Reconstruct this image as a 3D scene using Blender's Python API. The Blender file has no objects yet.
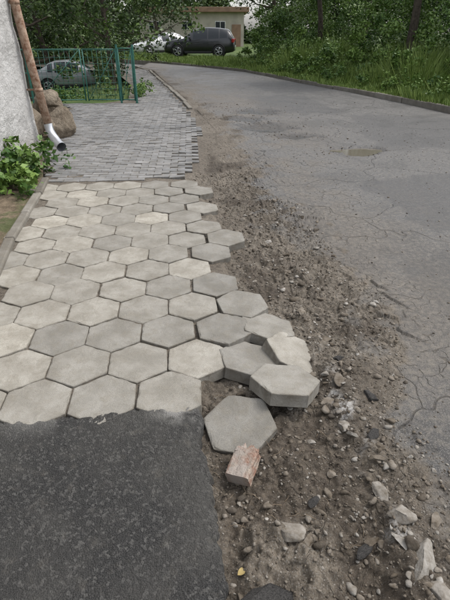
import bpy, math, random
import numpy as np
from mathutils import Vector, Matrix, Euler
random.seed(7); RS=np.random.RandomState(11)
scene=bpy.context.scene
PI=math.pi
# ------------------------------------------------------------ noise
_T=np.random.RandomState(3).rand(256,256)
def vn(x,y,s=0):
    x=np.asarray(x,float)+s*17.31; y=np.asarray(y,float)+s*9.77
    xi=np.floor(x).astype(int); yi=np.floor(y).astype(int)
    fx=x-xi; fy=y-yi
    fx=fx*fx*(3-2*fx); fy=fy*fy*(3-2*fy)
    a=_T[xi&255,yi&255]; b=_T[(xi+1)&255,yi&255]; c=_T[xi&255,(yi+1)&255]; d=_T[(xi+1)&255,(yi+1)&255]
    return (a*(1-fx)+b*fx)*(1-fy)+(c*(1-fx)+d*fx)*fy-0.5
def fbm(x,y,o=4,s=0):
    r=0;a=1.0;t=0
    for i in range(o):
        r=r+a*vn(x*2**i,y*2**i,s+i*3); t+=a; a*=.5
    return r/t*2
def worley(x,y,s=0):
    x=np.asarray(x,float); y=np.asarray(y,float)
    xi=np.floor(x).astype(int); yi=np.floor(y).astype(int)
    f1=np.full(x.shape,9.); f2=np.full(x.shape,9.); idr=np.zeros(x.shape)
    for dx in(-1,0,1):
        for dy in(-1,0,1):
            cx=xi+dx; cy=yi+dy
            px=cx+_T[(cx+s)&255,(cy+s*3)&255]; py=cy+_T[(cx+s*5+77)&255,(cy+31+s)&255]
            d=np.hypot(px-x,py-y); r=_T[(cx+13)&255,(cy+101+s)&255]
            c=d<f1
            f2=np.where(c,f1,np.minimum(f2,d)); idr=np.where(c,r,idr); f1=np.where(c,d,f1)
    return f1,f2,idr
def ss(a,b,x):
    t=np.clip((x-a)/(b-a),0,1); return t*t*(3-2*t)
# ------------------------------------------------------------ mesh helpers
def link(o):
    scene.collection.objects.link(o); return o
def mesh_np(name,V,F,mats,smooth=True,attrs=None,midx=None):
    me=bpy.data.meshes.new(name); V=np.asarray(V,np.float32); F=np.asarray(F,np.int32)
    n,k=F.shape
    me.vertices.add(len(V)); me.vertices.foreach_set('co',V.ravel())
    me.loops.add(n*k); me.loops.foreach_set('vertex_index',F.ravel())
    me.polygons.add(n); me.polygons.foreach_set('loop_start',np.arange(0,n*k,k,dtype=np.int32))
    try: me.polygons.foreach_set('loop_total',np.full(n,k,np.int32))
    except Exception: pass
    if smooth: me.polygons.foreach_set('use_smooth',np.ones(n,bool))
    for m in (mats if isinstance(mats,list) else [mats]): me.materials.append(m)
    if midx is not None: me.polygons.foreach_set('material_index',np.asarray(midx,np.int32))
    me.update(calc_edges=True)
    for k_,v in (attrs or {}).items():
        a=me.attributes.new(k_,'FLOAT','POINT'); a.data.foreach_set('value',np.asarray(v,np.float32))
    return link(bpy.data.objects.new(name,me))
class MB:
    def __init__(s): s.v=[];s.f=[];s.m=[];s.sm=[];s.t=[]
    def add(s,v,f,m=0,sm=False,t=0.5,M=None):
        b=len(s.v)
        if M is not None: v=[tuple(M@Vector(p)) for p in v]
        s.v+= [tuple(p) for p in v]; s.f+=[tuple(i+b for i in q) for q in f]
        s.m+=[m]*len(f); s.sm+=[sm]*len(f)
        s.t+= list(t) if hasattr(t,'__len__') else [t]*len(v)
    def box(s,c,d,m=0,bev=0.0,M=None,t=.5,rz=0):
        x,y,z=d[0]/2,d[1]/2,d[2]/2; b=min(bev,x*.9,y*.9,z*.9)
        L=Matrix.Translation(c)@Matrix.Rotation(rz,4,'Z')
        if M is not None: L=M@L
        if b<=0:
            v=[(i*x,j*y,k*z) for i in(-1,1) for j in(-1,1) for k in(-1,1)]
            f=[(0,1,3,2),(4,6,7,5),(0,4,5,1),(2,3,7,6),(0,2,6,4),(1,5,7,3)]
            s.add(v,f,m,False,t,L); return
        bm=__import__('bmesh').new(); __import__('bmesh').ops.create_cube(bm,size=1)
        for q in bm.verts: q.co=Vector((q.co.x*2*x,q.co.y*2*y,q.co.z*2*z))
        __import__('bmesh').ops.bevel(bm,geom=bm.edges[:],offset=b,segments=2,affect='EDGES',profile=.5)
        bm.verts.index_update()
        s.add([q.co[:] for q in bm.verts],[[q.index for q in f.verts] for f in bm.faces],m,False,t,L); bm.free()
    def tube(s,pts,rad,n=8,m=0,sm=True,cap=True,M=None,t=.5):
        pts=[Vector(p) for p in pts]; V=[];F=[]
        up=Vector((0.13,.31,.94)) if abs((pts[-1]-pts[0]).normalized().z)<.9 else Vector((1,.1,0))
        for i,p in enumerate(pts):
            d=(pts[min(i+1,len(pts)-1)]-pts[max(i-1,0)]).normalized()
            a=d.cross(up).normalized(); b=d.cross(a)
            r=rad[i] if hasattr(rad,'__len__') else rad
            for k in range(n):
                an=2*PI*k/n; V.append(p+a*math.cos(an)*r+b*math.sin(an)*r)
        for i in range(len(pts)-1):
            for k in range(n):
                F.append((i*n+k,i*n+(k+1)%n,(i+1)*n+(k+1)%n,(i+1)*n+k))
        if cap: F.append(tuple(range(n))[::-1]); F.append(tuple((len(pts)-1)*n+k for k in range(n)))
        s.add(V,F,m,sm,t,M)
    def obj(s,name,mats,parent=None):
        me=bpy.data.meshes.new(name); me.from_pydata(s.v,[],s.f)
        for m in (mats if isinstance(mats,list) else [mats]): me.materials.append(m)
        me.polygons.foreach_set('material_index',s.m); me.polygons.foreach_set('use_smooth',s.sm)
        a=me.attributes.new('tint','FLOAT','POINT'); a.data.foreach_set('value',np.asarray(s.t,np.float32))
        me.update(); o=link(bpy.data.objects.new(name,me))
        if parent: o.parent=parent
        return o
# ------------------------------------------------------------ material helpers
class NT:
    def __init__(s,name,dim='3D'):
        s.mat=bpy.data.materials.new(name); s.mat.use_nodes=True; s.n=s.mat.node_tree.nodes; s.l=s.mat.node_tree.links; s.dim=dim
        s.b=s.n['Principled BSDF']; s.out=s.n['Material Output']
        s.co=s.n.new('ShaderNodeTexCoord').outputs['Object']
    def set(s,sock,v):
        if isinstance(v,bpy.types.NodeSocket): s.l.new(v,sock)
        elif isinstance(v,(tuple,list)) and len(v)==3 and sock.type=='RGBA': sock.default_value=(*v,1)
        else: sock.default_value=v
    def noise(s,sc,det=4,rough=.5,dist=0,co=None):
        q=s.n.new('ShaderNodeTexNoise'); q.noise_dimensions=s.dim; s.l.new(co or s.co,q.inputs['Vector'])
        q.inputs['Scale'].default_value=sc;q.inputs['Detail'].default_value=det;q.inputs['Roughness'].default_value=rough;q.inputs['Distortion'].default_value=dist
        return q.outputs['Fac']
    def vor(s,sc,feat='F1',co=None,out='Distance',rnd=1):
        q=s.n.new('ShaderNodeTexVoronoi'); q.voronoi_dimensions=s.dim; q.feature=feat; s.l.new(co or s.co,q.inputs['Vector']); q.inputs['Scale'].default_value=sc
        q.inputs['Randomness'].default_value=rnd
        return q.outputs[out]
    def ramp(s,f,a,b,c0=0.,c1=1.):
        q=s.n.new('ShaderNodeMapRange'); q.inputs['From Min'].default_value=a;q.inputs['From Max'].default_value=b
        q.inputs['To Min'].default_value=c0;q.inputs['To Max'].default_value=c1; s.l.new(f,q.inputs['Value']); return q.outputs[0]
    def mix(s,f,a,b,mode='MIX'):
        q=s.n.new('ShaderNodeMix'); q.data_type='RGBA'; q.blend_type=mode
        s.set(q.inputs[0],f); s.set(q.inputs[6],a); s.set(q.inputs[7],b); return q.outputs[2]
    def math(s,op,a,b=0.):
        q=s.n.new('ShaderNodeMath'); q.operation=op; s.set(q.inputs[0],a); s.set(q.inputs[1],b); return q.outputs[0]
    def attr(s,name):
        q=s.n.new('ShaderNodeAttribute'); q.attribute_name=name; return q.outputs['Fac']
    def warp(s,amt,sc):
        q=s.n.new('ShaderNodeTexNoise'); q.noise_dimensions=s.dim; s.l.new(s.co,q.inputs['Vector']); q.inputs['Scale'].default_value=sc
        m=s.n.new('ShaderNodeVectorMath'); m.operation='SCALE'; s.l.new(q.outputs['Color'],m.inputs[0]); m.inputs['Scale'].default_value=amt
        a=s.n.new('ShaderNodeVectorMath'); a.operation='ADD'; s.l.new(s.co,a.inputs[0]); s.l.new(m.outputs[0],a.inputs[1]); return a.outputs[0]
    def fin(s,col,rough=.85,h=None,dist=.002,strength=1.,metal=0.,spec=.3):
        s.set(s.b.inputs['Base Color'],col); s.set(s.b.inputs['Roughness'],rough); s.b.inputs['Metallic'].default_value=metal
        s.b.inputs['Specular IOR Level'].default_value=spec
        if h is not None:
            q=s.n.new('ShaderNodeBump'); q.inputs['Distance'].default_value=dist; q.inputs['Strength'].default_value=strength
            s.l.new(h,q.inputs['Height']); s.l.new(q.outputs[0],s.b.inputs['Normal'])
        return s.mat
def simple(name,c,rough=.5,metal=0.,var=.25,sc=8.,bump=0):
    t=NT(name); n=t.noise(sc,3)
    col=t.mix(t.ramp(n,.3,.7),tuple(x*(1-var) for x in c),tuple(min(1,x*(1+var)) for x in c))
    return t.fin(col,rough,n if bump else None,bump,metal=metal,spec=.5)
def concrete(name,dark,light,sand=(.25,.225,.18),joint=.5):
    t=NT(name); ti=t.attr('tint'); ed=t.attr('edge')
    c=t.mix(ti,dark,light)
    big=t.noise(5.5,3,.6); c=t.mix(t.ramp(big,.38,.62,0,.7),c,(.64,.625,.60),'MULTIPLY')
    st=t.noise(17,4,.65,.6); c=t.mix(t.ramp(st,.48,.72,0,.55),c,sand)
    fine=t.noise(330,2,.7); c=t.mix(t.ramp(fine,.33,.67,0,.8),c,(.52,.52,.53),'MULTIPLY')
    sp=t.vor(190); c=t.mix(t.ramp(sp,.24,.06,0,.75),c,(.35,.34,.33),'MULTIPLY')
    e=t.math('MULTIPLY',ed,t.ramp(st,.35,.65,.1,joint+.3))
    c=t.mix(e,c,(.11,.095,.075))
    return t.fin(c,.92,t.math('ADD',fine,t.math('MULTIPLY',st,4.)),.0016,.9,spec=.2)
M_hex=concrete('weathered_concrete_paver',(.240,.232,.212),(.50,.47,.405))
M_blk=concrete('block_paver_concrete',(.185,.19,.195),(.35,.345,.335))
M_kerb=concrete('kerb_concrete',(.20,.185,.16),(.33,.31,.27))
def stone_mat():
    t=NT('rubble_stone'); ti=t.attr('tint')
    r=t.n.new('ShaderNodeValToRGB'); t.l.new(ti,r.inputs[0]); e=r.color_ramp.elements
    e[0].color=(.05,.045,.04,1); e[1].color=(.46,.44,.41,1)
    for p,c in((.3,(.12,.10,.077,1)),(.6,(.20,.175,.145,1)),(.85,(.29,.275,.25,1))):
        q=e.new(p); q.color=c
    n=t.noise(45,4,.6); c=t.mix(t.ramp(n,.35,.7,0,.85),r.outputs[0],(.45,.40,.33),'MULTIPLY')
    return t.fin(c,.9,n,.006)
M_stone=stone_mat()
# ------------------------------------------------------------ layout
Lx=[(-2.6,-2),(-2.6,5),(-3.4,8),(-4.0,11.5),(-2.6,13.2),(-3.2,17),(-4.4,21),(-6.8,25.5),(-11,28.5),(-26,31)]
Rx=[(8,-2),(7,4),(6.0,8),(5.05,10.88),(4.52,12.68),(3.75,14.88),(2.63,17.57),(.89,22.41),(-1.2,25.6),(-3.5,28.3),(-7.5,32),(-13,34.5),(-26,36.5)]
tL=[-2,5,8,11.5,13.2,17,21,25.5,29,40]
tR=[-2,4,8,10.88,12.68,14.88,17.57,22.41,25.4,28,32,35,40]
def pedge(Y): return np.interp(Y,[-2,.7,1.2,1.66,1.9,2.3,2.7,3.1,3.7,4.4,5.2,5.7,6.3,8.9,11.8,14.9,18.7,23.6,30],[0,-.02,-.08,-.15,-.02,.1,.2,.06,.04,-.05,-.24,-.42,-.28,-.28,-.85,-1.5,-2.4,-3.5,-6.3])
def kedge(Y): return np.interp(Y,[-2,1.6,2.8,3.7,5.0,5.6,6.8,8.5,11.6,12.6],[-1.2,-1.42,-1.66,-1.87,-2.08,-2.2,-2.62,-3.05,-3.65,-4.3])
HOLES=[(2.1,7.25,.50,.28,.05),(.75,9.3,.6,.5,.040),(1.25,8.4,.5,.25,.03),(.7,11.2,.6,.4,.035),(.35,10.2,.5,.3,.03)]
def lipx(Y): return np.interp(Y,[.5,1.25,1.6,2.2,3,4],[.69,.64,.60,.55,.5,.45])+.05*fbm(Y*3,Y*0,4,31)
def height(X,Y):
    X=np.asarray(X,float);Y=np.asarray(Y,float)
    d0=X-pedge(Y)
    d=d0+.05*fbm(X*4,Y*4,4,5)
    D=np.interp(Y,[0,1.4,2.4,3,5,8,12,20],[.085,.085,.08,.062,.05,.03,.016,.008])
    n1=fbm(X*2.2,Y*2.2,4,1); n2=fbm(X*11,Y*11,4,2); n3=fbm(X*45,Y*45,3,3)
    near=np.clip(1.3-Y/9,.25,1)
    g=1-np.abs(fbm(X*7,Y*7,4,6))*2
    dirt=-D*(1-ss(.3,1.0,d)*.72)+near*(.024*n1+.024*n2+.014*n3+.012*(g-.6))
    dirt=np.where(d0<.12,np.minimum(dirt,-.03+.01*n2),dirt)
    road=-.022*ss(20,8,Y)+.008*n1*near+.0022*n2*near+.0008*n3
    w=ss(.6,.95,d+.3*n1+.25*n2)
    z=dirt*(1-w)+road*w
    wx=X+.09*fbm(X*5,Y*5,3,8); wy=Y+.09*fbm(X*5,Y*5,3,9)
    f1,f2,r=worley(wx*8,wy*8,4)
    ms=ss(.12,.3,d)*ss(1.35,.85,d)*ss(1.75,2.3,Y)*ss(9,5.5,Y)*ss(-.25,.1,fbm(X*1.3,Y*1.3,2,12)+.15)
    z=z+ms*((r-.45)*.040*(r>.45)-.010*ss(.07,.01,f2-f1))
    lx=lipx(Y)
    lip=np.exp(-((X-lx)/.045)**2)*ss(3.2,2.0,Y)*(.55+1.1*fbm(X*6,Y*6,3,33))
    z=z+.032*np.clip(lip,0,1)
    z=z-.03*np.exp(-((X-lx+.15)/.1)**2)*ss(2.6,1.6,Y)
    pile=np.exp(-(((X-.2)/.2)**2+((Y-.98)/.12)**2)); z=z+.05*pile*(1+1.5*n2)
    for hx,hy,a,b,dp in HOLES:
        q=np.hypot((X-hx)/a,(Y-hy)/b)+.6*fbm(X*3,Y*3,4,41)
        z=z-dp*ss(1.05,.75,q)*(1+.3*n2)
    bed=-.011+.005*n2+.003*n3-.022*ss(-.45,-.15,d0)
    m=ss(-.09,-.035,d0)
    z=bed*(1-m)+z*m
    z=np.where(Y<1.62,np.where(d0<-.06,-.1,z),z)
    z=np.where(X<kedge(Y)-.06,np.minimum(z,-.12),z)
    return z
# road sheet -------------------------------------------------------------
cols=np.concatenate([np.linspace(-2.6,-.3,60,endpoint=False),np.linspace(-.3,1.3,290,endpoint=False),np.linspace(1.3,3.2,110,endpoint=False),np.linspace(3.2,7.2,60)])
s=(cols+2.6)/9.8
ts=[-2,-1,-.3,0,.25,.4,.5]; 
y=.55
while y<14: ts.append(y); y+=max(.0055,1.15*(y*y+2.56)/1237)
ts+=list(np.linspace(y,40,140)); ts=np.array(ts)
PL=np.stack([np.interp(ts,tL,[p[0] for p in Lx]),np.interp(ts,tL,[p[1] for p in Lx])],1)
PR=np.stack([np.interp(ts,tR,[p[0] for p in Rx]),np.interp(ts,tR,[p[1] for p in Rx])],1)
P=PL[:,None,:]*(1-s)[None,:,None]+PR[:,None,:]*s[None,:,None]
X=P[...,0];Y=P[...,1]; Z=height(X,Y)
nr,nc=X.shape
idx=np.arange(nr*nc).reshape(nr,nc)
F=np.stack([idx[:-1,:-1],idx[:-1,1:],idx[1:,1:],idx[1:,:-1]],-1).reshape(-1,4)
d=X-pedge(Y)
nb=fbm(X*1.1,Y*1.1,4,50); nb2=fbm(X*5,Y*5,4,51)
dw=np.interp(Y,[0,1.2,2,4,6,9,14,30],[1.15,1.02,.88,.76,.68,.55,.3,.1])
dirt=1-ss(dw-.12,dw+.2,d+.35*nb+.5*nb2)
dirt=np.maximum(dirt,.6*ss(-.05,.4,fbm(X*.6,Y*.25,4,55)+.08+.35*nb2)*ss(2.8,.6,d)*ss(.6,2.5,Y))
wet=ss(-.05,.4,fbm(X*2,Y*2,4,60)+.5*ss(2.2,1.2,Y)-.05)*ss(.0,.1,d)*ss(1.2,.5,d)
hole=np.zeros_like(X)
for hx,hy,a,b,dp in HOLES:
    q=np.hypot((X-hx)/a,(Y-hy)/b)+.6*fbm(X*3,Y*3,4,41); hole=np.maximum(hole,ss(1.2,.75,q))
lime=np.exp(-((X-lipx(Y))/.045)**2)*ss(2.4,1.8,Y)*ss(.0,.3,fbm(X*7,Y*7,4,62))
rep=np.zeros_like(X)
for (cx,cy,a,b,r_) in [(2.6,5.0,.8,.9,.2),(3.6,9.0,1.0,1.6,-.1),(1.6,12.5,.9,1.6,.2),(1.9,2.9,.45,.6,.1),(2.2,16.5,1.2,1.5,.3)]:
    u=(X-cx)*math.cos(r_)+(Y-cy)*math.sin(r_); v=-(X-cx)*math.sin(r_)+(Y-cy)*math.cos(r_)
    q=np.maximum(np.abs(u)/a,np.abs(v)/b)+.25*fbm(X*3,Y*3,5,65); rep=np.maximum(rep,ss(1.05,.95,q))
t=NT('old_asphalt_and_dirt','2D')
D_=t.attr('dirt');W_=t.attr('wet');Ho=t.attr('hole');Li=t.attr('lime');Rp=t.attr('repair')
fine=t.noise(170,4,.75); mid=t.noise(26,4,.65); big=t.noise(1.3,6,.68,.4)
asp=t.mix(t.ramp(fine,.32,.68),(.045,.045,.045),(.175,.170,.163))
asp=t.mix(t.ramp(big,.40,.60,0,.9),asp,(.54,.545,.56),'MULTIPLY')
sp=t.vor(85); asp=t.mix(t.ramp(sp,.28,.1,0,.6),asp,(.29,.275,.255))
asp=t.mix(t.ramp(mid,.46,.70,0,.55),asp,(.205,.186,.158))
asp=t.mix(t.math('MULTIPLY',Rp,.45),asp,(.055,.055,.056))
ck=t.vor(.9,'DISTANCE_TO_EDGE',t.warp(.6,2.)); ck2=t.vor(6.5,'DISTANCE_TO_EDGE',t.warp(.3,5.))
c1=t.math('MULTIPLY',t.ramp(ck,.010,.003),t.ramp(mid,.38,.50)); c2=t.math('MULTIPLY',t.ramp(ck2,.04,.012),t.math('MULTIPLY',t.ramp(big,.47,.43),t.ramp(mid,.40,.50)))
crk=t.math('MULTIPLY',t.math('MAXIMUM',c1,c2),t.ramp(Rp,0,1,1,.2))
asp=t.mix(t.math('MULTIPLY',crk,.8),asp,(.026,.024,.021))
dr=t.mix(t.ramp(mid,.3,.7),(.105,.088,.068),(.255,.219,.174))
dr=t.mix(t.ramp(fine,.3,.7,0,.85),dr,(.42,.40,.37),'MULTIPLY')
dr=t.mix(t.ramp(t.vor(80),.25,.12,0,.5),dr,(.26,.245,.22))
dr=t.mix(t.ramp(big,.42,.58,0,.7),dr,(.60,.575,.55),'MULTIPLY')
dr=t.mix(t.math('MULTIPLY',W_,.85),dr,(.42,.38,.34),'MULTIPLY')
c=t.mix(D_,asp,dr)
c=t.mix(t.math('MULTIPLY',Ho,.75),c,(.38,.375,.37),'MULTIPLY')
c=t.mix(t.math('MULTIPLY',Li,t.ramp(mid,.42,.58)),c,(.42,.41,.39))
h=t.math('ADD',t.math('MULTIPLY',fine,.6),t.math('MULTIPLY',mid,1.1)); h=t.math('SUBTRACT',h,t.math('MULTIPLY',crk,1.))
rg=t.math('SUBTRACT',t.ramp(big,.40,.60,.82,.50),t.math('MULTIPLY',Ho,.25))
M_road=t.fin(c,t.math('MAXIMUM',rg,t.math('MULTIPLY',D_,.82)),h,.007,1.,spec=.45)
V=np.stack([X,Y,Z],-1).reshape(-1,3)
mesh_np('road',V,F,M_road,True,{'dirt':dirt.ravel(),'wet':wet.ravel(),'hole':hole.ravel(),'lime':lime.ravel(),'repair':rep.ravel()})
t=NT('puddle_water'); M_pud=t.fin((.13,.115,.09),.08,t.noise(5,2),.0008,.5,spec=.5)
for hx,hy,a,b,dp in [HOLES[0]]:
    pts=[(hx+math.cos(k/24*2*PI)*a*1.3,hy+math.sin(k/24*2*PI)*b*1.3,-.020-dp*.6) for k in range(24)]
    m=MB(); m.add(pts,[tuple(range(24))]); m.obj('puddle',M_pud)
# ------------------------------------------------------------ hex pavers
w=.328; R=w/math.sqrt(3)
def hexgeo(r,rs,th=.07,chip=.0035,seg=6):
    per=[]
    for k in range(6):
        a0=PI/6+k*PI/3;a1=a0+PI/3
        for q in range(seg):
            u=q/seg; x=math.cos(a0)*(1-u)+math.cos(a1)*u; y=math.sin(a0)*(1-u)+math.sin(a1)*u
            if q==0: x*=.988;y*=.988
            per.append((x,y))
    n=len(per); V=[];E=[]
    jit=[rs.uniform(0,1)**4*chip for _ in per]
    for sc,off,z,e in((.6,0,0,0),(1,-.016,0,.0),(1,-.005,0,.3),(1,-.0015,-.0015,.8),(1,0,-.005,1),(1,0,-th,1)):
        for i,(x,y) in enumerate(per):
            rr=r*sc+off; j=jit[i]*(1.7 if off==-.005 or off==-.0015 else (1 if off==0 and z else 0))
            rr-=j
            V.append((x*rr,y*rr,z-(jit[i]*.7 if z>-.004 and e>=.3 else 0)+(rs.uniform(-.0004,.0004)))); E.append(e if z>-.01 else .25)
    V.append((0,0,0)); E.append(0); c=len(V)-1; F=[]
    for i in range(n): F.append((i,(i+1)%n,c))
    for l in range(5):
        for i in range(n): F.append((l*n+i,(l+1)*n+i,(l+1)*n+(i+1)%n,l*n+(i+1)%n))
    F.append(tuple(5*n+i for i in range(n)))
    return V,F,E
class HexObj:
    def __init__(s): s.mb=MB(); s.e=[]
    def add(s,M,tint,rs,chip=.0035):
        V,F,E=hexgeo(R-.0020,rs,chip=chip); s.mb.add(V,F,0,False,tint,M); s.e+=E
    def obj(s,name,mat):
        o=s.mb.obj(name,mat); a=o.data.attributes.new('edge','FLOAT','POINT'); a.data.foreach_set('value',np.asarray(s.e,np.float32)); 
        return o
rs=random.Random(5)
A=math.radians(6); e1=Vector((math.cos(A),math.sin(A),0)); e2=Vector((-math.sin(A),math.cos(A),0)); C0=Vector((-.16,2.05,0))
H=HexObj()
for j in range(-1,13):
    for i in range(-9,4):
        c=C0+e1*w*(i+(.5 if j%2 else 0))+e2*w*.866*j
        if c.x<float(kedge(c.y))-.03 or c.y>5.75: continue
        lim=float(pedge(c.y))-.055+rs.uniform(-.02,.05)
        if c.x>lim or (j in(-1,0) and c.x>-.05) or (j==1 and c.x>.1): continue
        near_edge=max(0,min(1,(c.x-(lim-.38))/.3))
        k=1+1.5*near_edge; push=near_edge*rs.uniform(0,.03)
        M=Matrix.Translation(c+Vector((rs.gauss(0,.002)*k+push,rs.gauss(0,.002)*k,max(-.004,min(.004,rs.gauss(0,.002)))+near_edge*rs.uniform(-.004,.006))))@Euler((max(-.03,min(.03,rs.gauss(0,.011)*k)),max(-.03,min(.04,rs.gauss(0,.010)*k+push*1.2)),A+rs.gauss(0,.008)*k*(1+near_edge*2))).to_matrix().to_4x4()
        pale=np.clip(.46-.26*(c.x+.6)-.04*(c.y-2),.18,.7)
        r_=rs.random()
        tint=float(np.clip(pale+rs.gauss(0,.10)+(.28 if r_<.14 else 0),0,1))
        H.add(M,tint,rs,.005)
H.obj('hexagonal_paving',M_hex)
for (x,yy,z,rx,ry,rz,ti) in [(.315,1.82,.040,-8,10,30,.36),(.07,1.585,-.040,7,-8,16,.25),(.14,2.07,-.018,-3,8,12,.22),(.275,2.40,-.018,-5,9,3,.30),(.415,2.16,-.040,10,20,24,.6)]:
    Hh=HexObj(); Hh.add(Matrix.Translation((x,yy,z))@Euler((math.radians(rx),math.radians(ry),math.radians(rz))).to_matrix().to_4x4(),ti,rs,.005)
    Hh.obj('loose_paver',M_hex)
# block paving ------------------------------------------------------------
mb=MB(); E=[]
def block(cx,cy,rz,bl,bw,tint,k=1,dz=0):
    x,y_=bl/2-.0018,bw/2-.0018; V=[];e=[]
    for ins,z,ee in((.012,0,0),(.004,0,.4),(0,-.005,1),(0,-.05,1)):
        for a,b in((-1,-1),(1,-1),(1,1),(-1,1)): V.append((a*(x-ins),b*(y_-ins),z)); e.append(ee)
    Fb=[(0,1,2,3)]
    for l in range(3):
        for i in range(4): Fb.append((l*4+i,(l+1)*4+i,(l+1)*4+(i+1)%4,l*4+(i+1)%4))
    M=Matrix.Translation((cx,cy,rs.gauss(.0,.003)*k+dz))@Euler((rs.gauss(0,.02)*k,rs.gauss(0,.02)*k,rz+rs.gauss(0,.015)*k)).to_matrix().to_4x4()
    mb.add(V,Fb,0,False,tint,M); E.extend(e)
pathL=lambda Y: float(np.interp(Y,[12.4,15.3,20.9,25,30],[-2.2,-2.7,-3.95,-5.2,-7.2]))
ang=math.radians(4)
ca,sa=math.cos(ang),math.sin(ang)
for j in range(0,200):
    for i in range(-40,30):
        u=(i+.5*(j%2))*.2; v=j*.1
        cx=u*ca-v*sa; cy=5.62+u*sa+v*ca
        hexlim=5.70+.105*(cx+.5)
        if cy<hexlim or cy>24: continue
        if cy<12.45:
            if cx<float(kedge(cy))+.03: continue
        elif cx<pathL(cy): continue
        q=cx-(float(pedge(cy))-.1)
        if q>-.06+.16*float(vn(cy*1.6,.5,9)): continue
        kk=1+max(0,1+q/.5)*1.2 if cy<12.5 else 1
        block(cx,cy,ang,.2,.1,float(np.clip(rs.gauss(.45,.15)+.5*float(vn(cx*1.2,cy*1.2,4)),0,1)),kk,.008*float(vn(cx*.9,cy*.9,6))-.016*max(0,1+q/.3 if cy<12.5 else 0))
o=mb.obj('block_paving',M_blk); a=o.data.attributes.new('edge','FLOAT','POINT'); a.data.foreach_set('value',np.asarray(E,np.float32))
# asphalt patch in the foreground -----------------------------------------
xs=np.linspace(0,1,420); ys=np.linspace(0,1,420)
Yt=lambda X:np.interp(X,[-3,-1.07,-.73,-.42,-.1],[1.30,1.55,1.60,1.645,1.675])
U,Vv=np.meshgrid(xs,ys)
Yp=-1+(2.62)*Vv**.6
xe=np.interp(Yp,[-1,.77,.97,1.23,1.67,2],[.0,-.012,-.045,-.085,-.165,-.2])+.045*fbm(Yp*6,Yp*0,4,70)+.018*fbm(Yp*30,Yp*0,3,71)
xl=-3.2
Xp=xl+(xe-xl)*(1-(1-U)**1.8)
yt=Yt(Xp)+.032*fbm(Xp*6,Xp*0,4,73)+.014*fbm(Xp*35,Xp*0,3,74)
Yp=-1+(Yp+1)/(1.62+1)*(yt+1)
v1,v2,vr=worley(Xp*80,Yp*80,6)
Zp=.006+.008*fbm(Xp*2,Yp*2,3,75)+.004*fbm(Xp*25,Yp*25,4,76)+.0038*(vr-.5)*ss(.05,.3,v2-v1)+.002*fbm(Xp*90,Yp*90,2,77)
ed=np.minimum((xe-Xp)/.06,(yt-Yp)/.04); Zp=Zp-.018*(1-ss(0,1,ed+.6*fbm(Xp*20,Yp*20,3,79)))
Xs=np.concatenate([Xp,Xp[:,-1:]+.012+.015*fbm(Yp[:,-1:]*25,Yp[:,-1:]*0,2,78),Xp[:,-1:]+.02],1); Ys=np.concatenate([Yp,Yp[:,-1:],Yp[:,-1:]],1)
Zs=np.concatenate([Zp,Zp[:,-1:]-.03,Zp[:,-1:]*0-.12],1)
Xs=np.concatenate([Xs,Xs[-1:]],0);Ys=np.concatenate([Ys,Ys[-1:]+.002],0);Zs=np.concatenate([Zs,Zs[-1:]*0-.12],0)
nr,nc=Xs.shape; idx=np.arange(nr*nc).reshape(nr,nc)
F=np.stack([idx[:-1,:-1],idx[:-1,1:],idx[1:,1:],idx[1:,:-1]],-1).reshape(-1,4)
t=NT('fresh_asphalt','2D'); fine=t.noise(260,4,.8); v=t.vor(150); vc=t.vor(105,out='Color')
sx=t.n.new('ShaderNodeSeparateColor'); t.l.new(vc,sx.inputs[0])
c=t.mix(t.ramp(fine,.36,.64),(.010,.010,.010),(.098,.096,.093))
c=t.mix(t.ramp(sx.outputs[0],.72,.95,0,.6),c,(.17,.165,.155)); 
c=t.mix(t.ramp(t.noise(2.2,5,.65,.3),.4,.66,0,.5),c,(.115,.11,.10))
c=t.mix(t.ramp(t.noise(13,4,.65),.58,.75,0,.3),c,(.19,.175,.15))
pt=np.exp(-(((Xs+.24)/.09)**2+((Ys-1.62)/.07)**2))*ss(-.3,.3,fbm(Xs*14,Ys*14,3,88)+.2)
pt=np.maximum(pt,.35*ss(.0,.4,fbm(Xs*5,Ys*5,4,89)+.1)*ss(.16,.0,Yt(Xs)-Ys))
sm=t.attr('mortar'); c=t.mix(sm,c,(.33,.32,.30))
M_asph=t.fin(c,.9,t.math('SUBTRACT',fine,t.math('MULTIPLY',v,1.4)),.006,1.,spec=.2)
mesh_np('asphalt_patch',np.stack([Xs,Ys,Zs],-1).reshape(-1,3),F,M_asph,True,{'mortar':pt.ravel()})
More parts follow.
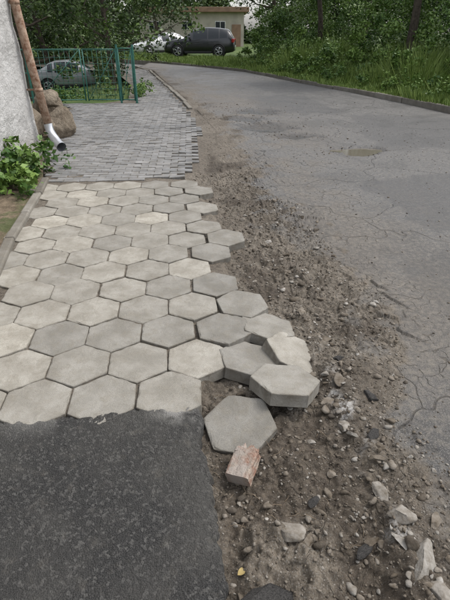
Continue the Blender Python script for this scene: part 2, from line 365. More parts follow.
# ------------------------------------------------------------ stones
import bmesh
def ico(sub):
    bm=bmesh.new(); bmesh.ops.create_icosphere(bm,subdivisions=sub,radius=1); bm.verts.index_update()
    V=np.array([v.co[:] for v in bm.verts]);F=np.array([[v.index for v in f.verts] for f in bm.faces]); bm.free(); return V,F
I1=ico(1); I2=ico(2); I3=ico(4)
def chunk(V,rsn,facets=9,flat=.6,lo=.45):
    V=V.copy()
    for _ in range(facets):
        n=rsn.normal(size=3); n/=np.linalg.norm(n); k=rsn.uniform(lo,.85)
        dd=V@n; o=dd>k; V[o]-=np.outer(dd[o]-k,n)
    V*=np.array([1,rsn.uniform(.55,1),rsn.uniform(.35,flat+.1)]); return V
def scatter(name,N,fx,size,seed,tb=(0,1),I=I1,emb=.12):
    rn=np.random.RandomState(seed); base=[chunk(I[0],rn,10,.6,.3 if I is I2 else .45) for _ in range(25)]
    VV=[];FF=[];TT=[];b=0
    px,py=fx(rn,N); pz=height(px,py)
    sz=size(rn,len(px),py)
    for k in range(len(px)):
        v=base[k%25]; a=rn.uniform(0,6.28); c,s_=math.cos(a),math.sin(a)
        q=v*sz[k]; q=np.stack([q[:,0]*c-q[:,1]*s_,q[:,0]*s_+q[:,1]*c,q[:,2]],1)+[px[k],py[k],pz[k]+sz[k]*emb]
        VV.append(q);FF.append(I[1]+b);b+=len(v);TT.append(np.full(len(v),rn.uniform(*tb)))
    mesh_np(name,np.concatenate(VV),np.concatenate(FF),M_stone,False,{'tint':np.concatenate(TT)})
def f1(rn,N):
    y=.6+rn.rand(N)**1.6*5.5; x=pedge(y)+.0+rn.rand(N)**.9*np.interp(y,[0,3,6],[1.2,.9,.7]); return x,y
scatter('gravel',9500,f1,lambda rn,n,y:np.clip(rn.lognormal(-5.35,.5,n),.0022,.016)*(1+y*.08),21,(.1,.85))
def f3(rn,N):
    y=.75+rn.rand(N)**1.3*4; l=lipx(y); q=rn.rand(N)<.5; x=np.where(q,l+rn.normal(0,.10,N),pedge(y)+.03+rn.rand(N)*.95); return x,y
scatter('rubble',600,f3,lambda rn,n,y:np.clip(rn.lognormal(-4.25,.5,n),.007,.040),24,(.1,.95),I2,.1)
def f2(rn,N):
    y=.8+rn.rand(N)**1.3*12; x=pedge(y)+rn.rand(N)**1.7*4.5; return x,y
scatter('loose_grit',3400,f2,lambda rn,n,y:np.clip(rn.lognormal(-5.3,.5,n),.003,.02)*(1+y*.05),22,(.1,.75))
def f4(rn,N):
    k=rn.randint(0,len(HOLES),N); hh=np.array(HOLES)[k]; a=rn.uniform(0,6.28,N); r=rn.uniform(.6,1.6,N); return hh[:,0]+np.cos(a)*hh[:,2]*r,hh[:,1]+np.sin(a)*hh[:,3]*r
scatter('asphalt_crumbs',450,f4,lambda rn,n,y:np.clip(rn.lognormal(-4.5,.4,n),.006,.03),25,(.1,.7),I1,.1)
def rock(name,x,y,r,ti,flat=.6,rz=0,seed=0,sx=1,sy=1,zoff=.2,mat=None):
    rn=np.random.RandomState(seed+100); V=chunk(I3[0],rn,13,flat,.35)
    nn=fbm(V[:,0]*2.5+V[:,2]*2,V[:,1]*2.5-V[:,2]*1.5,5,seed); V=V*(1+.16*nn[:,None]); V=V*[r*sx,r*sy,r]
    c,s_=math.cos(rz),math.sin(rz); V=np.stack([V[:,0]*c-V[:,1]*s_,V[:,0]*s_+V[:,1]*c,V[:,2]],1)
    V+=[x,y,float(height(np.array([x]),np.array([y]))[0])+r*zoff]
    return mesh_np(name,V,I3[1],mat or M_stone,False,{'tint':np.full(len(V),ti)})
for k,a in enumerate([(.40,1.5,.036,.8,.4),(.57,1.58,.055,.8,.35),(.60,1.5,.028,.8,.5),(.83,1.37,.022,.9,.7),(.70,1.42,.035,.35,.5),(.67,1.36,.03,.4,.5),(.55,4.82,.055,.6,.5),(.24,1.03,.065,.72,.35),(.31,1.0,.04,.5,.5),(.17,1.11,.016,.9,.6),(.55,1.0,.035,.3,.5),(.64,1.2,.05,.75,.3),(.67,1.08,.07,.75,.3),(.70,.9,.085,.82,.3),(.66,.97,.045,.85,.4),(.73,.80,.055,.75,.3),(.47,1.9,.035,.7,.35),(.5,2.0,.035,.55,.4),(.52,2.6,.05,.6,.3),(.5,3.2,.05,.5,.3),(.62,2.3,.05,.4,.3),(.44,1.72,.04,.5,.3),(.56,1.76,.06,.6,.3),(.62,1.9,.05,.5,.3),(.48,1.32,.03,.6,.4),(.80,1.05,.04,.55,.4),(.7,2.8,.05,.35,.3)]):
    x,y_,r,ti,fl=a; rock('rubble_stone',x,y_,r,ti,fl,rz=k*1.3,seed=k,sx=1+.4*(k%3)/2,zoff=.08)
t=NT('broken_tarmac'); fine=t.noise(200,4,.7); c=t.mix(t.ramp(fine,.35,.65),(.02,.019,.018),(.085,.08,.075)); M_tar=t.fin(c,.85,fine,.01)
for q in [(.12,.79,.15,.3,50,-.05),(.52,.98,.045,.8,51,.1),(.36,1.17,.035,.8,52,.1),(.69,1.5,.045,.8,53,.1),(.75,1.75,.05,1.9,54,.05),(.68,2.1,.05,.4,55,.05)]:
    rock('broken_tarmac_lump',q[0],q[1],q[2],.1,.35,q[3],q[4],1.3,.8,q[5],M_tar)
m=MB()
for k in range(40):
    y_=.8+rs.random()*1.2; x=float(pedge(y_))+.05+rs.random()*.6; a=rs.uniform(0,PI); L=rs.uniform(.03,.09); z_=float(height(np.array([x]),np.array([y_]))[0])+.005
    m.tube([(x,y_,z_),(x+math.cos(a)*L*.5,y_+math.sin(a)*L*.5,z_+.006),(x+math.cos(a+.3)*L,y_+math.sin(a+.3)*L,z_+rs.uniform(0,.008))],[.0014,.0012,.0007],5)
m.obj('twigs',simple('dry_twig',(.16,.12,.08),.8,0,.3,60))
m=MB(); zl=float(height(np.array([.055]),np.array([.885]))[0])+.008
Vl=[];n_=9
for k in range(n_):
    u=k/(n_-1); ww=.011*math.sin(PI*u**.8)+.001; Vl+=[(u*.045,-ww,.006*math.sin(u*3)+.004),(u*.045,0,.006*math.sin(u*3)),(u*.045,ww,.006*math.sin(u*3)+.004)]
Fl=[(3*k+a,3*k+3+a,3*k+4+a,3*k+1+a) for k in range(n_-1) for a in(0,1)]
m.add(Vl,Fl,0,True,.5,Matrix.Translation((.045,.875,zl))@Matrix.Rotation(.6,4,'Z')); m.obj('fallen_leaf',simple('yellow_leaf',(.28,.21,.08),.7,0,.3,50))
# brick fragment
t=NT('brick'); n=t.noise(25,4,.6)
c=t.mix(t.ramp(n,.4,.62),(.25,.15,.11),(.31,.26,.215)); c=t.mix(t.ramp(t.noise(150,3),.35,.65,0,.6),c,(.6,.55,.5),'MULTIPLY'); c=t.mix(t.ramp(t.noise(11,4,.6),.44,.58,0,.8),c,(.30,.27,.24))
M_brick=t.fin(c,.9,t.noise(120,3),.004)
bm=bmesh.new(); bmesh.ops.create_cube(bm,size=1); bmesh.ops.subdivide_edges(bm,edges=bm.edges[:],cuts=11,use_grid_fill=True)
for v in bm.verts:
    c_=v.co.copy(); n_=float(fbm(c_.x*5+c_.z*3,c_.y*5+c_.z*4,3,3))
    v.co=Vector((c_.x*.105,c_.y*.17,c_.z*.07))
    if c_.y>.3: v.co.y-=.05*(n_+.6)*(c_.y-.3)/.2
    if abs(c_.x)>.45 and abs(c_.z)>.45: v.co*= .94+.05*n_
    v.co+=Vector((n_*.005,0,n_*.005))
bm.transform(Matrix.Translation((.085,1.335,-.022))@Euler((math.radians(11),math.radians(-10),math.radians(-24))).to_matrix().to_4x4())
me=bpy.data.meshes.new('brick_fragment'); bm.to_mesh(me); bm.free(); me.materials.append(M_brick); link(bpy.data.objects.new('brick_fragment',me))
# ------------------------------------------------------------ kerbs
def resamp(pts,step):
    P=[Vector((a[0],a[1],0)) for a in pts]; out=[P[0]]
    for a,b in zip(P[:-1],P[1:]):
        L=(b-a).length; n=max(1,round(L/step))
        for k in range(1,n+1): out.append(a.lerp(b,k/n))
    return out
def kerb(name,pts,wd,top,step=1.0,bot=-.15,jit=.01):
    m=MB(); P=resamp(pts,step)
    for a,b in zip(P[:-1],P[1:]):
        c=(a+b)/2; dd=b-a
        m.box((c.x+rs.gauss(0,jit),c.y,(top+bot)/2+rs.gauss(0,jit*.6)),(dd.length-.012,wd,top-bot),0,.014,t=rs.uniform(.1,.9),rz=math.atan2(dd.y,dd.x)+rs.gauss(0,jit*.6))
    o=m.obj(name,M_kerb); a=o.data.attributes.new('edge','FLOAT','POINT'); a.data.foreach_set('value',np.full(len(o.data.vertices),.3,np.float32))
kerb('road_kerb',[(p[0]+.1,p[1]) for p in Rx[1:]],.14,.10,jit=.014)
kerb('pavement_kerb',[(float(kedge(y_))-.03,y_) for y_ in (1.2,2.0,2.8,3.7,5.0,5.6)],.085,.035,.8,jit=.004)
kerb('path_kerb',[(float(pedge(y_)),y_) for y_ in (11.6,14.9,18.7,23.6,26.5)],.10,.012,1.,jit=.010)
# ------------------------------------------------------------ soil bed, ground, verge
t=NT('soil'); n=t.noise(12,4,.65); c=t.mix(t.ramp(n,.3,.7),(.10,.078,.052),(.24,.19,.135)); c=t.mix(t.ramp(t.noise(120,2),.35,.65,0,.6),c,(.5,.46,.42),'MULTIPLY')
c=t.mix(t.ramp(t.noise(2.5,4,.6),.52,.62,0,.7),c,(.05,.075,.022)); M_soil=t.fin(c,.95,n,.03)
ys=np.linspace(-2,12.6,260); ux=np.linspace(0,1,120)
Yg,Ug=np.meshgrid(ys,ux,indexing='ij'); Xg=kedge(Yg)-.06-Ug**1.5*7; Zg=.0+.04*fbm(Xg*3,Yg*3,4,80)+.015*fbm(Xg*18,Yg*18,3,81)-.01
idx=np.arange(Yg.size).reshape(Yg.shape); F=np.stack([idx[:-1,:-1],idx[1:,:-1],idx[1:,1:],idx[:-1,1:]],-1).reshape(-1,4)
mesh_np('soil_bed',np.stack([Xg,Yg,Zg],-1).reshape(-1,3),F,M_soil)
t=NT('grassy_ground'); n=t.noise(1.5,4,.6); c=t.mix(t.ramp(n,.35,.65),(.045,.08,.018),(.10,.14,.035)); c=t.mix(t.ramp(t.noise(40,3),.3,.7,0,.6),c,(.45,.5,.4),'MULTIPLY')
M_gr=t.fin(c,.95,None)
g=np.concatenate([-np.geomspace(220,3,40),np.linspace(-2.8,2.8,20),np.geomspace(3,220,40)])
Xg,Yg=np.meshgrid(g,g+8,indexing='xy')
Zg=-.2-.9*ss(-3.2,-9,Xg)*ss(12.8,20,Yg)*ss(60,45,Yg)+.25*ss(31,36,Yg)*ss(-9,-7.,Xg)
idx=np.arange(Yg.size).reshape(Yg.shape); F=np.stack([idx[:-1,:-1],idx[:-1,1:],idx[1:,1:],idx[1:,:-1]],-1).reshape(-1,4)
mesh_np('ground',np.stack([Xg,Yg,Zg],-1).reshape(-1,3),F,M_gr)
tv=np.linspace(-2,40,170); uv=np.linspace(0,1,50)
RX=np.interp(tv,tR,[p[0] for p in Rx]);RY=np.interp(tv,tR,[p[1] for p in Rx])
def vergez(dist,ry,x,y): return .07+(.075*dist*ss(.3,3,dist)*ss(27,19,ry))+.04*fbm(x*.8,y*.8,3,90)*ss(.2,1,dist)
DD=uv[None,:]**1.3*18; VX=RX[:,None]+.17+.75*DD; VY=RY[:,None]+.66*DD
VZ=vergez(DD,RY[:,None],VX,VY)
idx=np.arange(VX.size).reshape(VX.shape); F=np.stack([idx[:-1,:-1],idx[:-1,1:],idx[1:,1:],idx[1:,:-1]],-1).reshape(-1,4)
mesh_np('grass_verge',np.stack([VX,VY,VZ],-1).reshape(-1,3),F,M_gr)
# ------------------------------------------------------------ vegetation
def leafmat(name,dark,light):
    t=NT(name); ti=t.attr('tint'); c=t.mix(ti,dark,light); t.fin(c,.5,spec=.35); return t.mat
M_leaf=leafmat('tree_leaf',(.018,.040,.009),(.10,.16,.035))
M_leaf2=leafmat('shrub_leaf',(.035,.085,.014),(.16,.25,.05))
M_grass=leafmat('grass_blade',(.07,.125,.02),(.25,.33,.085))
t=NT('bark'); n=t.noise(9,4,.7,1.); c=t.mix(t.ramp(n,.3,.7),(.030,.024,.018),(.11,.09,.07)); M_bark=t.fin(c,.95,n,.03)
def leafquads(C,size,rn,tint,droop=.3):
    n=len(C); a=rn.normal(size=(n,3)); a[:,2]=a[:,2]*.5-droop; a/=np.linalg.norm(a,axis=1)[:,None]
    b=rn.normal(size=(n,3)); b-= (b*a).sum(1)[:,None]*a; b/=np.linalg.norm(b,axis=1)[:,None]
    s_=(size*rn.uniform(.6,1.4,n))[:,None]
    V=np.stack([C-a*s_*.5,C+b*s_*.3-a*s_*.05,C+a*s_*.6,C-b*s_*.3-a*s_*.05],1).reshape(-1,3)
    F=np.arange(4*n).reshape(n,4); return V,F,np.repeat(tint,4)
def foliage(name,centers,radii,nper,size,mat,seed,wood=None,sub=7,flat=1.):
    rn=np.random.RandomState(seed); Cs=[];Ts=[]
    for c,r in zip(centers,radii):
        ns=max(3,int(sub)); dirs=rn.normal(size=(ns,3)); dirs/=np.linalg.norm(dirs,axis=1)[:,None]
        cc=np.array(c)+dirs*r*rn.uniform(.45,1.,(ns,1))*[1,1,flat]
        bt=rn.uniform(.1,.8)
        for q in cc:
            m=int(nper/ns*rn.uniform(.5,1.5)); p=rn.normal(size=(m,3))*r*.24*rn.uniform(.7,1.4)
            Cs.append(q+p); Ts.append(np.clip(bt+rn.normal(0,.12)+rn.normal(0,.16,m),0,1))
    C=np.concatenate(Cs);T=np.concatenate(Ts); V,F,T4=leafquads(C,size,rn,T)
    mi=np.zeros(len(F)); 
    if wood:
        wf=[f for f in wood.f if len(f)==4]; b=len(V)
        V=np.concatenate([V,np.array(wood.v)]); F=np.concatenate([F,np.array(wf)+b]); T4=np.concatenate([T4,np.full(len(wood.v),.5)]); mi=np.concatenate([mi,np.ones(len(wf))])
    return mesh_np(name,V,F,[mat,M_bark],False,{'tint':T4},mi)
def tree(x,y,z,h,tr,cr,seed,nl=14000,size=.13,c0=.3,name='deciduous_tree'):
    rn=random.Random(seed); m=MB(); tips=[]; rad=[]
    P=[Vector((x,y,z-.2))]; lean=Vector((rn.uniform(-.06,.06),rn.uniform(-.06,.06),1))
    n=9
    for k in range(1,n+1): P.append(Vector((x,y,z))+lean*h*.9*k/n+Vector((rn.gauss(0,.06),rn.gauss(0,.06),0)))
    m.tube(P,[tr*(1.25 if k==0 else 1-.85*k/n) for k in range(n+1)],10)
    for k in range(15):
        u=c0+(1-c0)*(k/15)**.9; i=u*n*.97; a=P[int(i)].lerp(P[min(n,int(i)+1)],i%1)
        an=k*2.4+rn.uniform(-.4,.4); L=cr*(1.1-.6*u)*rn.uniform(.7,1.15)
        d=Vector((math.cos(an),math.sin(an),rn.uniform(.15,.8))); pts=[a]
        for q in range(1,5): pts.append(a+d*L*q/4+Vector((rn.gauss(0,.08),rn.gauss(0,.08),.05*q*q*.3-rn.random()*.1)))
        r0=tr*.42*(1-u*.5); m.tube(pts,[r0*(1-.2*q) for q in range(5)],6)
        for q in (2,3,4):
            tips.append(pts[q]); rad.append(cr*rn.uniform(.22,.36))
            s2=Vector((rn.gauss(0,1),rn.gauss(0,1),rn.uniform(-.3,.7))).normalized()*cr*.4
            e=pts[q]+s2; m.tube([pts[q],(pts[q]+e)/2+Vector((0,0,.05)),e],[r0*.35,r0*.22,r0*.1],5); tips.append(e); rad.append(cr*rn.uniform(.18,.3))
    foliage(name,[tuple(q) for q in tips],rad,nl/len(tips),size,M_leaf,seed,m,6)
def vz(x,y):
    i=np.argmin(np.abs((x-.17-VX[:,0])*.66-(y-VY[:,0])*.75)); 
    return float(VZ[i,min(49,int((max(0,(y-VY[i,0])/.66)/18)**(1/1.3)*49))])
for k,(x,y,h,tr,cr,c0) in enumerate([(6.55,18.3,8,.17,2.6,.34),(4.55,25,9,.14,2.8,.34),(11,19,8,.2,2.8,.3),(3.4,36,9,.2,3.0,.3),(8,30,10,.2,3.5,.2)]):
    tree(x,y,vz(x,y) if y<31 else .05,h,tr,cr,200+k,11000,.14,c0)
for k,(x,y,z,h,tr,cr,sz) in enumerate([(-3.95,17.5,-.3,7,.11,2.0,.11),(-7.9,20,-1,8,.2,3,.14),(-6.0,24,-.3,8,.14,2.2,.13),(-10.5,30,-1,9,.2,3.2,.15),(-12,36,0,9,.2,3,.16),(-6.5,50,0,9,.2,3,.2)]):
    tree(x,y,z,h,tr,cr,300+k,12500,sz,.2)
rn=np.random.RandomState(77); C=[];Rr=[]
for k in range(350):
    i=rn.uniform(7.5,24.5); rx=np.interp(i,tR,[p[0] for p in Rx]); ry=np.interp(i,tR,[p[1] for p in Rx])
    dd=1.0+rn.rand()**.85*6.5; x=rx+.75*dd; y_=ry+.66*dd; g_=.1+.07*dd
    hh=rn.rand()*np.interp(dd,[1.0,3.0,8],[.5,2.2,4.0])
    q=x/y_
    if (.325<q<.385 and y_<18.6 and hh>.7) or (.16<q<.205 and y_<25 and hh>.8): continue
    C.append((x,y_,g_+hh)); Rr.append(rn.uniform(.3,.7) if dd>2.5 else rn.uniform(.2,.4))
foliage('bushes',C,Rr,330,.095,M_leaf2,78,None,7)
C=[];Rr=[]
for k in range(150):
    i=rn.uniform(7,23); rx=np.interp(i,tR,[p[0] for p in Rx]); ry=np.interp(i,tR,[p[1] for p in Rx]); dd=.25+rn.rand()**1.2*1.8
    C.append((rx+.17+.75*dd,ry+.66*dd,.12+rn.rand()*.35*(.4+dd))); Rr.append(rn.uniform(.1,.26))
foliage('verge_weeds',C,Rr,110,.07,M_leaf2,83,None,6)
C=[];Rr=[]
for k in range(190):
    x=rn.uniform(-13,-3.3); y_=rn.uniform(15.5,19) if x>-6 else rn.uniform(20,34)
    if -4.5<x: y_=rn.uniform(14.5,24); x-=(y_-14.5)*.22
    z0=-.3-.8*float(ss(-3.2,-9,x)); zz=z0+rn.rand()*1.3*(1 if x>-6 else 2.2)
    if -.385<x/y_<-.24 and y_<29:
        y_=rn.uniform(30,34); x=-y_*rn.uniform(.24,.37)
        zz=z0+rn.rand()*2.5
    C.append((x,y_,zz)); Rr.append(rn.uniform(.35,.65))
foliage('shrubs',C,Rr,250,.10,M_leaf,79,None,7)
C=[];Rr=[]
for k in range(420):
    x=rn.uniform(-50,52); y_=rn.uniform(66,82); z_=rn.uniform(.5,9)
    if .5<x/y_*70<5.5: z_=rn.uniform(0,.8)
    C.append((x,y_,z_)); Rr.append(rn.uniform(1.5,3.) if z_>1 else 1.2)
foliage('distant_trees',C,Rr,200,.5,M_leaf,80,None,7)
C=[];Rr=[]
for k in range(38):
    x=rn.uniform(-3.0,-2.2); y_=rn.uniform(4.9,6.2)
    C.append((x,y_,rn.uniform(.04,.5)*rn.uniform(.3,1.)*(1 if y_<5.9 else .4))); Rr.append(rn.uniform(.09,.19))
foliage('leafy_weed',C,Rr,100,.07,M_leaf2,81,None,6)
C=[(-4.05+rn.uniform(-.6,.3),12.9+rn.uniform(-.2,.5),rn.uniform(0,.25)) for k in range(12)]+[(-2.35+rn.uniform(-.2,.2),12.9+rn.uniform(0,1.5),rn.uniform(0,.3)) for k in range(10)]
foliage('weeds',C,[.15]*22,90,.06,M_leaf2,82,None,6)
def grass(name,px,py,pz,h,wd,seed):
    rn=np.random.RandomState(seed); n=len(px); a=rn.uniform(0,6.28,n); l=rn.normal(0,.3,(n,2))*h[:,None]
    B=np.stack([px,py,pz],1); dx=np.stack([np.cos(a)*wd,np.sin(a)*wd,a*0],1)
    V=np.stack([B-dx,B+dx,B+np.stack([l[:,0],l[:,1],h],1)],1).reshape(-1,3)
    mesh_np(name,V,np.arange(3*n).reshape(n,3),M_grass,False,{'tint':np.repeat(np.clip(rn.normal(.45,.25,n),0,1),3)})
n=90000; i=rn.uniform(6,34,n); dd=rn.rand(n)**1.2*5-.12; rx=np.interp(i,tR,[p[0] for p in Rx])+.17; ry=np.interp(i,tR,[p[1] for p in Rx])
x=rx+.75*dd; y_=ry+.66*dd; cl=fbm(x*1.2,y_*1.2,3,95); zz=vergez(np.maximum(dd,0),ry,x,y_)
h=(.09+.55*ss(.1,1.3,dd)*ss(27,20,ry)*(.7+1.2*np.clip(cl+.1,0,1))+.25*np.clip(cl+.2,0,1))*rn.uniform(.5,1.3,n)
grass('grass',x,y_,zz-.01,h,.011+.0004*y_,96)
# ------------------------------------------------------------ house + downpipe
t=NT('whitewashed_plaster'); n=t.noise(3,5,.65,.4); c=t.mix(t.ramp(n,.3,.7),(.42,.41,.395),(.66,.65,.635)); c=t.mix(t.ramp(t.noise(20,4,.7),.55,.72,0,.5),c,(.33,.30,.27))
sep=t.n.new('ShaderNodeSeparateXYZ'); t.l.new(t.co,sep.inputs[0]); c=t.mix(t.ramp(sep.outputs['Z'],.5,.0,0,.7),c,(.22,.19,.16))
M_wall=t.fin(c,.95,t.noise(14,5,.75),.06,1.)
emp=bpy.data.objects.new('plastered_house',None); link(emp)
bm=bmesh.new(); xw=-2.66
pr=[(xw,-4,-.2),(xw,6.85,-.2),(-9,6.85,-.2),(-9,-4,-.2),(xw-.10,-4,3.1),(xw-.10,6.8,3.1),(-9,6.8,3.1),(-9,-4,3.1)]
vs=[bm.verts.new(p) for p in pr]
for f in((0,1,5,4),(1,2,6,5),(2,3,7,6),(3,0,4,7),(4,5,6,7)): bm.faces.new([vs[i] for i in f])
bmesh.ops.subdivide_edges(bm,edges=bm.edges[:],cuts=60,use_grid_fill=True)
bmesh.ops.recalc_face_normals(bm,faces=bm.faces[:])
for v in bm.verts: v.co+=Vector((1,.6,0))*float(.045*fbm(v.co.x*2+v.co.y*1.8,v.co.z*2.2,4,99))
me=bpy.data.meshes.new('walls'); bm.to_mesh(me); bm.free(); me.materials.append(M_wall); o=link(bpy.data.objects.new('walls',me)); o.parent=emp
M_roof=simple('roof_sheet',(.16,.09,.06),.7,0,.3,6); m=MB()
m.add([(-2.5,-4.3,3.05),(-2.5,7.1,3.05),(-9.3,7.1,3.05),(-9.3,-4.3,3.05),(-5.9,-4.3,4.5),(-5.9,7.1,4.5),(-2.5,-4.3,3.16),(-2.5,7.1,3.16),(-9.3,7.1,3.16),(-9.3,-4.3,3.16)],[(0,3,2,1),(6,7,5,4),(8,9,4,5),(0,1,7,6),(2,3,9,8),(1,2,8,7),(3,0,6,9),(7,8,5),(9,6,4)]); m.obj('roof',M_roof,emp)
M_glass=simple('dark_glass',(.02,.025,.03),.08,0,.1); M_white=simple('white_paint',(.7,.7,.68),.5)
m=MB(); m.box((xw-.02,1.6,1.75),(.12,1.2,1.3),0,.01); m.box((xw+.04,1.6,1.75),(.06,1.04,1.14),1,.01); m.box((xw+.075,1.6,1.75),(.02,.05,1.14),0)
m.obj('window',[M_white,M_glass],emp)
t=NT('rusty_metal'); n=t.noise(18,5,.7,.5); c=t.mix(t.ramp(n,.35,.6),(.17,.08,.045),(.38,.28,.21)); M_rust=t.fin(c,.75,n,.004)
M_galv=simple('galvanised_steel',(.55,.56,.58),.38,.85,.15,10)
emp=bpy.data.objects.new('downpipe',None); link(emp)
m=MB(); m.tube([(-2.72,6.78,3.1),(-2.66,6.78,2.2),(-2.58,6.78,1.2),(-2.50,6.78,.42)],.055,14)
for z_ in(.9,1.9,2.7):
    xx=float(np.interp(z_,[.42,1.2,2.2,3.2],[-2.50,-2.58,-2.66,-2.72])); m.tube([(xx,6.78,z_-.02),(xx,6.78,z_+.02)],.062,14); m.box((xx-.08,6.78,z_),(.16,.03,.02))
m.obj('pipe',M_rust,emp)
m=MB(); m.tube([(-2.505,6.78,.46),(-2.49,6.77,.36),(-2.44,6.72,.29),(-2.35,6.62,.22),(-2.29,6.55,.19)],[.061,.063,.063,.064,.068],16,cap=False); m.obj('elbow_spout',M_galv,emp)
# stones by the corner
t=NT('boulder'); n=t.noise(5,5,.65); c=t.mix(t.ramp(n,.35,.65),(.11,.085,.06),(.28,.235,.18)); M_bould=t.fin(c,.95,t.noise(20,4,.7),.04)
def boulder(x,y_,z_,sx,sy,sz,k,rz=.3):
    V=chunk(I3[0],np.random.RandomState(k),7,1.,.6); V/=np.abs(V).max(0); nn=fbm(I3[0][:,0]*1.7+I3[0][:,2],I3[0][:,1]*1.7-I3[0][:,2]*1.3,5,k); V=V*(1+.2*nn[:,None])*[sx,sy,sz]
    c,s_=math.cos(rz),math.sin(rz); V=np.stack([V[:,0]*c-V[:,1]*s_,V[:,0]*s_+V[:,1]*c,V[:,2]],1)+[x,y_,z_]; mesh_np('boulder',V,I3[1],M_bould,True)
boulder(-2.86,8.3,.18,.26,.26,.30,3,.2); boulder(-3.25,9.0,.25,.28,.25,.38,5,.5); boulder(-3.1,8.6,.55,.22,.2,.17,8,.9); boulder(-3.35,8.3,.2,.22,.3,.34,9)
# ------------------------------------------------------------ gate
M_green=simple('green_paint',(.03,.13,.10),.5,.0,.3,20)
emp=bpy.data.objects.new('metal_gate',None); link(emp)
def leaf(nm,x0,y0,x1,y1,z0,z1):
    m=MB(); a=Vector((x0,y0,0)); b=Vector((x1,y1,0)); Z=Vector((0,0,1))
    for u in(0,1): p=a.lerp(b,u); m.tube([p+Z*z0,p+Z*z1],.016,8)
    for z_ in(z0+.03,z1): m.tube([a+Z*z_,b+Z*z_],.013,8)
    k=int((b-a).length/.11)
    for q in range(1,k): p=a.lerp(b,q/k); m.tube([p+Z*z0,p+Z*z1],.0045,5)
    for z_ in np.arange(z0+.14,z1,.14): m.tube([a+Z*z_,b+Z*z_],.0035,5)
    m.tube([a+Z*z0,b+Z*z1],.008,6); m.obj(nm,M_green,emp)
leaf('leaf_left',-4.72,12.3,-3.53,12.5,.05,1.2); leaf('leaf_right',-3.46,12.5,-2.66,12.5,.05,1.2); leaf('wicket',-2.60,12.5,-2.28,12.5,.05,1.22)
m=MB()
for x in(-4.78,-2.63,-2.24): m.box((x,12.5 if x>-4 else 12.28,.62),(.045,.045,1.36),0,.006)
m.obj('posts',M_green,emp)
m=MB()
for k in range(6): m.box((-4.9-k*1.2,12.25-.12*k,.6),(.05,.05,1.3),0,.004)
for z_ in(.15,.7,1.2): m.tube([(-4.8,12.27,z_),(-11,11.65,z_)],.014,6)
for k in range(60): x=-4.85-k*.1; m.tube([(x,12.26+.1*(x+4.8),.1),(x,12.26+.1*(x+4.8),1.2)],.004,5)
m.obj('metal_fence',M_green)
# ------------------------------------------------------------ background building
emp=bpy.data.objects.new('single_storey_building',None); link(emp)
M_bw=simple('beige_render',(.42,.38,.32),.9,0,.15,1.5); M_fas=simple('brown_fascia',(.24,.15,.10),.8,0,.2,2)
bx0,bx1,by=-9,2.0,56
m=MB(); m.box(((bx0+bx1)/2,by+5,1.6),(bx1-bx0,10,3.2)); m.obj('walls',M_bw,emp)
m=MB(); m.box(((bx0+bx1)/2,by+4.9,3.42),(bx1-bx0+1,11,.45),0,.03); m.obj('roof',M_fas,emp)
m=MB()
for x in(-7.5,-4,-.5): m.box((x,by-.02,2.0),(1.1,.1,.8),0,.01); m.box((x,by-.06,2.0),(.98,.08,.68),1); m.box((x,by-.11,2.0),(.05,.04,.68),0)
m.obj('windows',[M_white,M_glass],emp)
m=MB(); m.box((1.2,by-.03,1.05),(.95,.08,2.1),0,.01); m.obj('door',M_fas,emp)
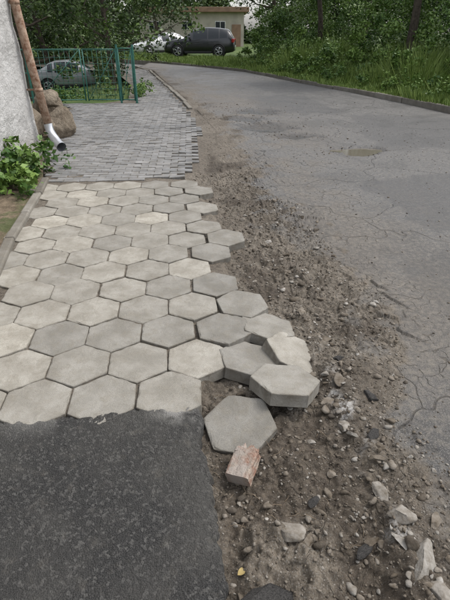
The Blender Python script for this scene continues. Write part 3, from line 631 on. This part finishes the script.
# ------------------------------------------------------------ cars
M_tyre=simple('tyre_rubber',(.02,.02,.02),.85); M_rim=simple('alloy_rim',(.45,.46,.47),.35,.8,.1); M_lamp=simple('lamp_lens',(.6,.6,.58),.15); M_red=simple('tail_lens',(.35,.02,.02),.2); M_blk2=simple('black_trim',(.015,.015,.015),.6)
def paint(name,c,metal=0):
    t=NT(name); t.fin(t.mix(t.ramp(t.noise(3,4),.3,.7,0,.25),c,tuple(x*.7 for x in c)),.28,spec=.6,metal=metal); t.b.inputs['Coat Weight'].default_value=.6; return t.mat
def car(name,loc,rz,pm,kind):
    emp=bpy.data.objects.new(name,None); link(emp); emp.location=loc; emp.rotation_euler=(0,0,rz)
    if kind=='suv':
        L=4.65; W=.93; st=[(0,.42,.66,.70,.66,.6),(.06,.28,.74,.80,.80,.7),(.25,.24,.84,.93,.88,.8),(.7,.24,.94,1.02,.92,.84),(1.25,.24,1.0,1.08,.93,.84),(1.32,.24,1.01,1.11,.93,.80),(1.95,.24,1.03,1.54,.93,.68),(2.08,.24,1.03,1.59,.93,.67),(2.35,.24,1.04,1.66,.93,.66),(2.86,.24,1.05,1.70,.93,.66),(2.94,.24,1.05,1.70,.93,.66),(3.6,.24,1.08,1.67,.92,.65),(3.68,.24,1.08,1.66,.92,.65),(4.15,.26,1.12,1.60,.90,.64),(4.3,.28,1.12,1.52,.89,.64),(4.52,.32,1.08,1.14,.86,.72),(4.62,.38,.90,.94,.82,.7),(4.65,.45,.7,.72,.7,.6)]
        glass=[(6,7,0),(7,8,1),(8,9,1),(10,11,1),(12,13,1)]; ws=[(5,6)]; rw=[(14,15)]; wx=(.92,3.6); wr=.36
    else:
        L=4.4; W=.87; st=[(0,.38,.56,.60,.62,.5),(.06,.25,.64,.70,.76,.65),(.3,.2,.74,.80,.83,.75),(.8,.2,.82,.88,.86,.78),(1.2,.2,.87,.93,.87,.78),(1.28,.2,.88,.96,.87,.74),(1.95,.2,.90,1.34,.87,.60),(2.05,.2,.90,1.38,.87,.59),(2.5,.2,.91,1.45,.87,.58),(2.56,.2,.91,1.45,.87,.58),(3.1,.2,.92,1.42,.87,.58),(3.2,.2,.93,1.39,.87,.58),(3.45,.2,.94,1.30,.86,.60),(3.9,.22,.95,1.02,.85,.74),(4.25,.26,.92,.98,.82,.74),(4.36,.3,.80,.84,.78,.7),(4.4,.4,.62,.64,.66,.6)]
        glass=[(6,7,0),(7,8,1),(9,10,1),(11,12,1)]; ws=[(5,6)]; rw=[(12,13)]; wx=(.85,3.5); wr=.31
    V=[];n=16
    for (x,zb,zt,zr,wd,wr_) in st:
        half=[(wd*.85,zb),(wd*.97,zb+.08),(wd,zb+(zt-zb)*.45),(wd*.985,zb+(zt-zb)*.8),(wd*.95,zt),(wr_,zr-.06*min(1,(zr-zt)/.2)),(wr_*.8,zr-.01),(wr_*.35,zr)]
        ring=[(x,a,b) for a,b in half]+[(x,-a,b) for a,b in half[::-1]]; V+=ring
    m=MB(); F=[];MI=[]
    gset={(a,b) for a,b,_ in glass}
    for i in range(len(st)-1):
        for k in range(n):
            k2=(k+1)%n; F.append((i*n+k,i*n+k2,(i+1)*n+k2,(i+1)*n+k)); mi=0
            if k in(4,10) and (i,i+1) in gset: mi=1
            if k in(5,6,7,8,9) and ((i,i+1) in ws or (i,i+1) in rw): mi=1
            if k==15: mi=2
            MI.append(mi)
    m.v=[tuple(v) for v in V]; m.f=F; m.m=MI; m.sm=[True]*len(F); m.t=[.5]*len(V)
    m.f.append(tuple(range(n))[::-1]);m.m.append(0);m.sm.append(False)
    m.f.append(tuple((len(st)-1)*n+k for k in range(n)));m.m.append(0);m.sm.append(False)
    m.obj('body',[pm,M_glass,M_blk2],emp)
    m=MB()
    for x in wx:
        for sd in(-1,1):
            yy=sd*W
            pts=[(x+math.cos(a)*(wr+.06),yy*1.0,wr+math.sin(a)*(wr+.06)) for a in np.linspace(-.15,PI+.15,20)]
            m.tube(pts,.025,6,4,cap=True)
            m.tube([(x,yy*.75,wr),(x,yy*1.002,wr)],wr+.055,24,4)
            m.tube([(x,yy*.8,wr),(x,yy*.99,wr),(x,yy*1.02,wr)],[wr,wr,wr*.93],24,0)
            m.tube([(x,yy*.9,wr),(x,yy*1.025,wr)],wr*.62,20,4)
            m.tube([(x,yy*.9,wr),(x,yy*1.04,wr)],wr*.14,12,1)
            for q in range(5):
                a=q*2*PI/5; m.tube([(x,yy*1.035,wr),(x+math.cos(a)*wr*.66,yy*1.03,wr+math.sin(a)*wr*.66)],.028,6,1)
            pr=[(x+math.cos(a)*wr*.64,yy*1.03,wr+math.sin(a)*wr*.64) for a in np.linspace(0,2*PI,22)]; m.tube(pr,.018,6,1)
    s0=st[2]
    for sd in(-1,1):
        m.box((.14,sd*s0[4]*.72,s0[2]-.10),(.22,.32,.14),2,.03,rz=-sd*.35)
        m.box((L-.12,sd*st[-3][4]*.92,st[-3][2]-.12),(.16,.2,.22),3,.03,rz=sd*.25)
        m.box((1.75,sd*(W+.10),st[6][2]+.08),(.12,.2,.13),5,.03)
        for q in(2.3,3.2): m.box((q,sd*W*.992,st[6][2]-.15),(.16,.03,.03),5,.008)
        m.box(((wx[0]+wx[1])/2,sd*W*.985,.30),(wx[1]-wx[0]-.9,.05,.14),4,.02)
        for q in(1.55,2.5 if kind!='suv' else 2.9): m.box((q,sd*W*1.0,.68),(.012,.012,.62),4)
    m.box((.035,0,.50),(.08,1.0,.16),4,.02); m.box((.0,0,.38),(.05,.52,.11),2,.01); m.box((L,0,.62),(.04,.52,.11),2,.01)
    m.obj('wheels_and_trim',[M_tyre,M_rim,M_lamp,M_red,M_blk2,pm],emp)
car('black_suv',(-3.95,34.6,.05),math.radians(-4),paint('black_car_paint',(.010,.011,.014)),'suv')
car('white_car',(-6.5,36.6,.0),math.radians(28),paint('white_car_paint',(.68,.68,.68)),'sedan')
car('silver_car',(-5.6,26.6,-1.15),math.radians(190),paint('silver_car_paint',(.33,.34,.35),.3),'sedan')
# ------------------------------------------------------------ light, sky, camera
w_=bpy.data.worlds.new('World'); scene.world=w_; w_.use_nodes=True; nt=w_.node_tree; bg=nt.nodes['Background']
sky=nt.nodes.new('ShaderNodeTexSky'); sky.sky_type='NISHITA'; sky.sun_disc=False; sky.sun_elevation=math.radians(58); sky.sun_rotation=math.radians(70); sky.dust_density=3.; sky.air_density=1.
hs=nt.nodes.new('ShaderNodeHueSaturation'); hs.inputs['Saturation'].default_value=.26; hs.inputs['Value'].default_value=2.0; nt.links.new(sky.outputs[0],hs.inputs['Color']); nt.links.new(hs.outputs[0],bg.inputs[0]); bg.inputs[1].default_value=.15
sl=bpy.data.lights.new('sun','SUN'); sl.energy=1.4; sl.angle=math.radians(20); sl.color=(1,.96,.9); so=link(bpy.data.objects.new('sun',sl))
az=math.radians(70); el=math.radians(58); dv=Vector((math.sin(az)*math.cos(el),math.cos(az)*math.cos(el),math.sin(el))); so.rotation_euler=dv.to_track_quat('Z','Y').to_euler()
cd=bpy.data.cameras.new('camera'); cam=link(bpy.data.objects.new('camera',cd)); cam.location=(0,0,1.6); cam.rotation_euler=(math.radians(90-30.8),0,0)
cd.sensor_width=36; cd.lens=453/600*36; cd.clip_end=1000; cd.clip_start=.05; scene.camera=cam
scene.view_settings.view_transform='Standard'; scene.view_settings.look='None'; scene.view_settings.exposure=0
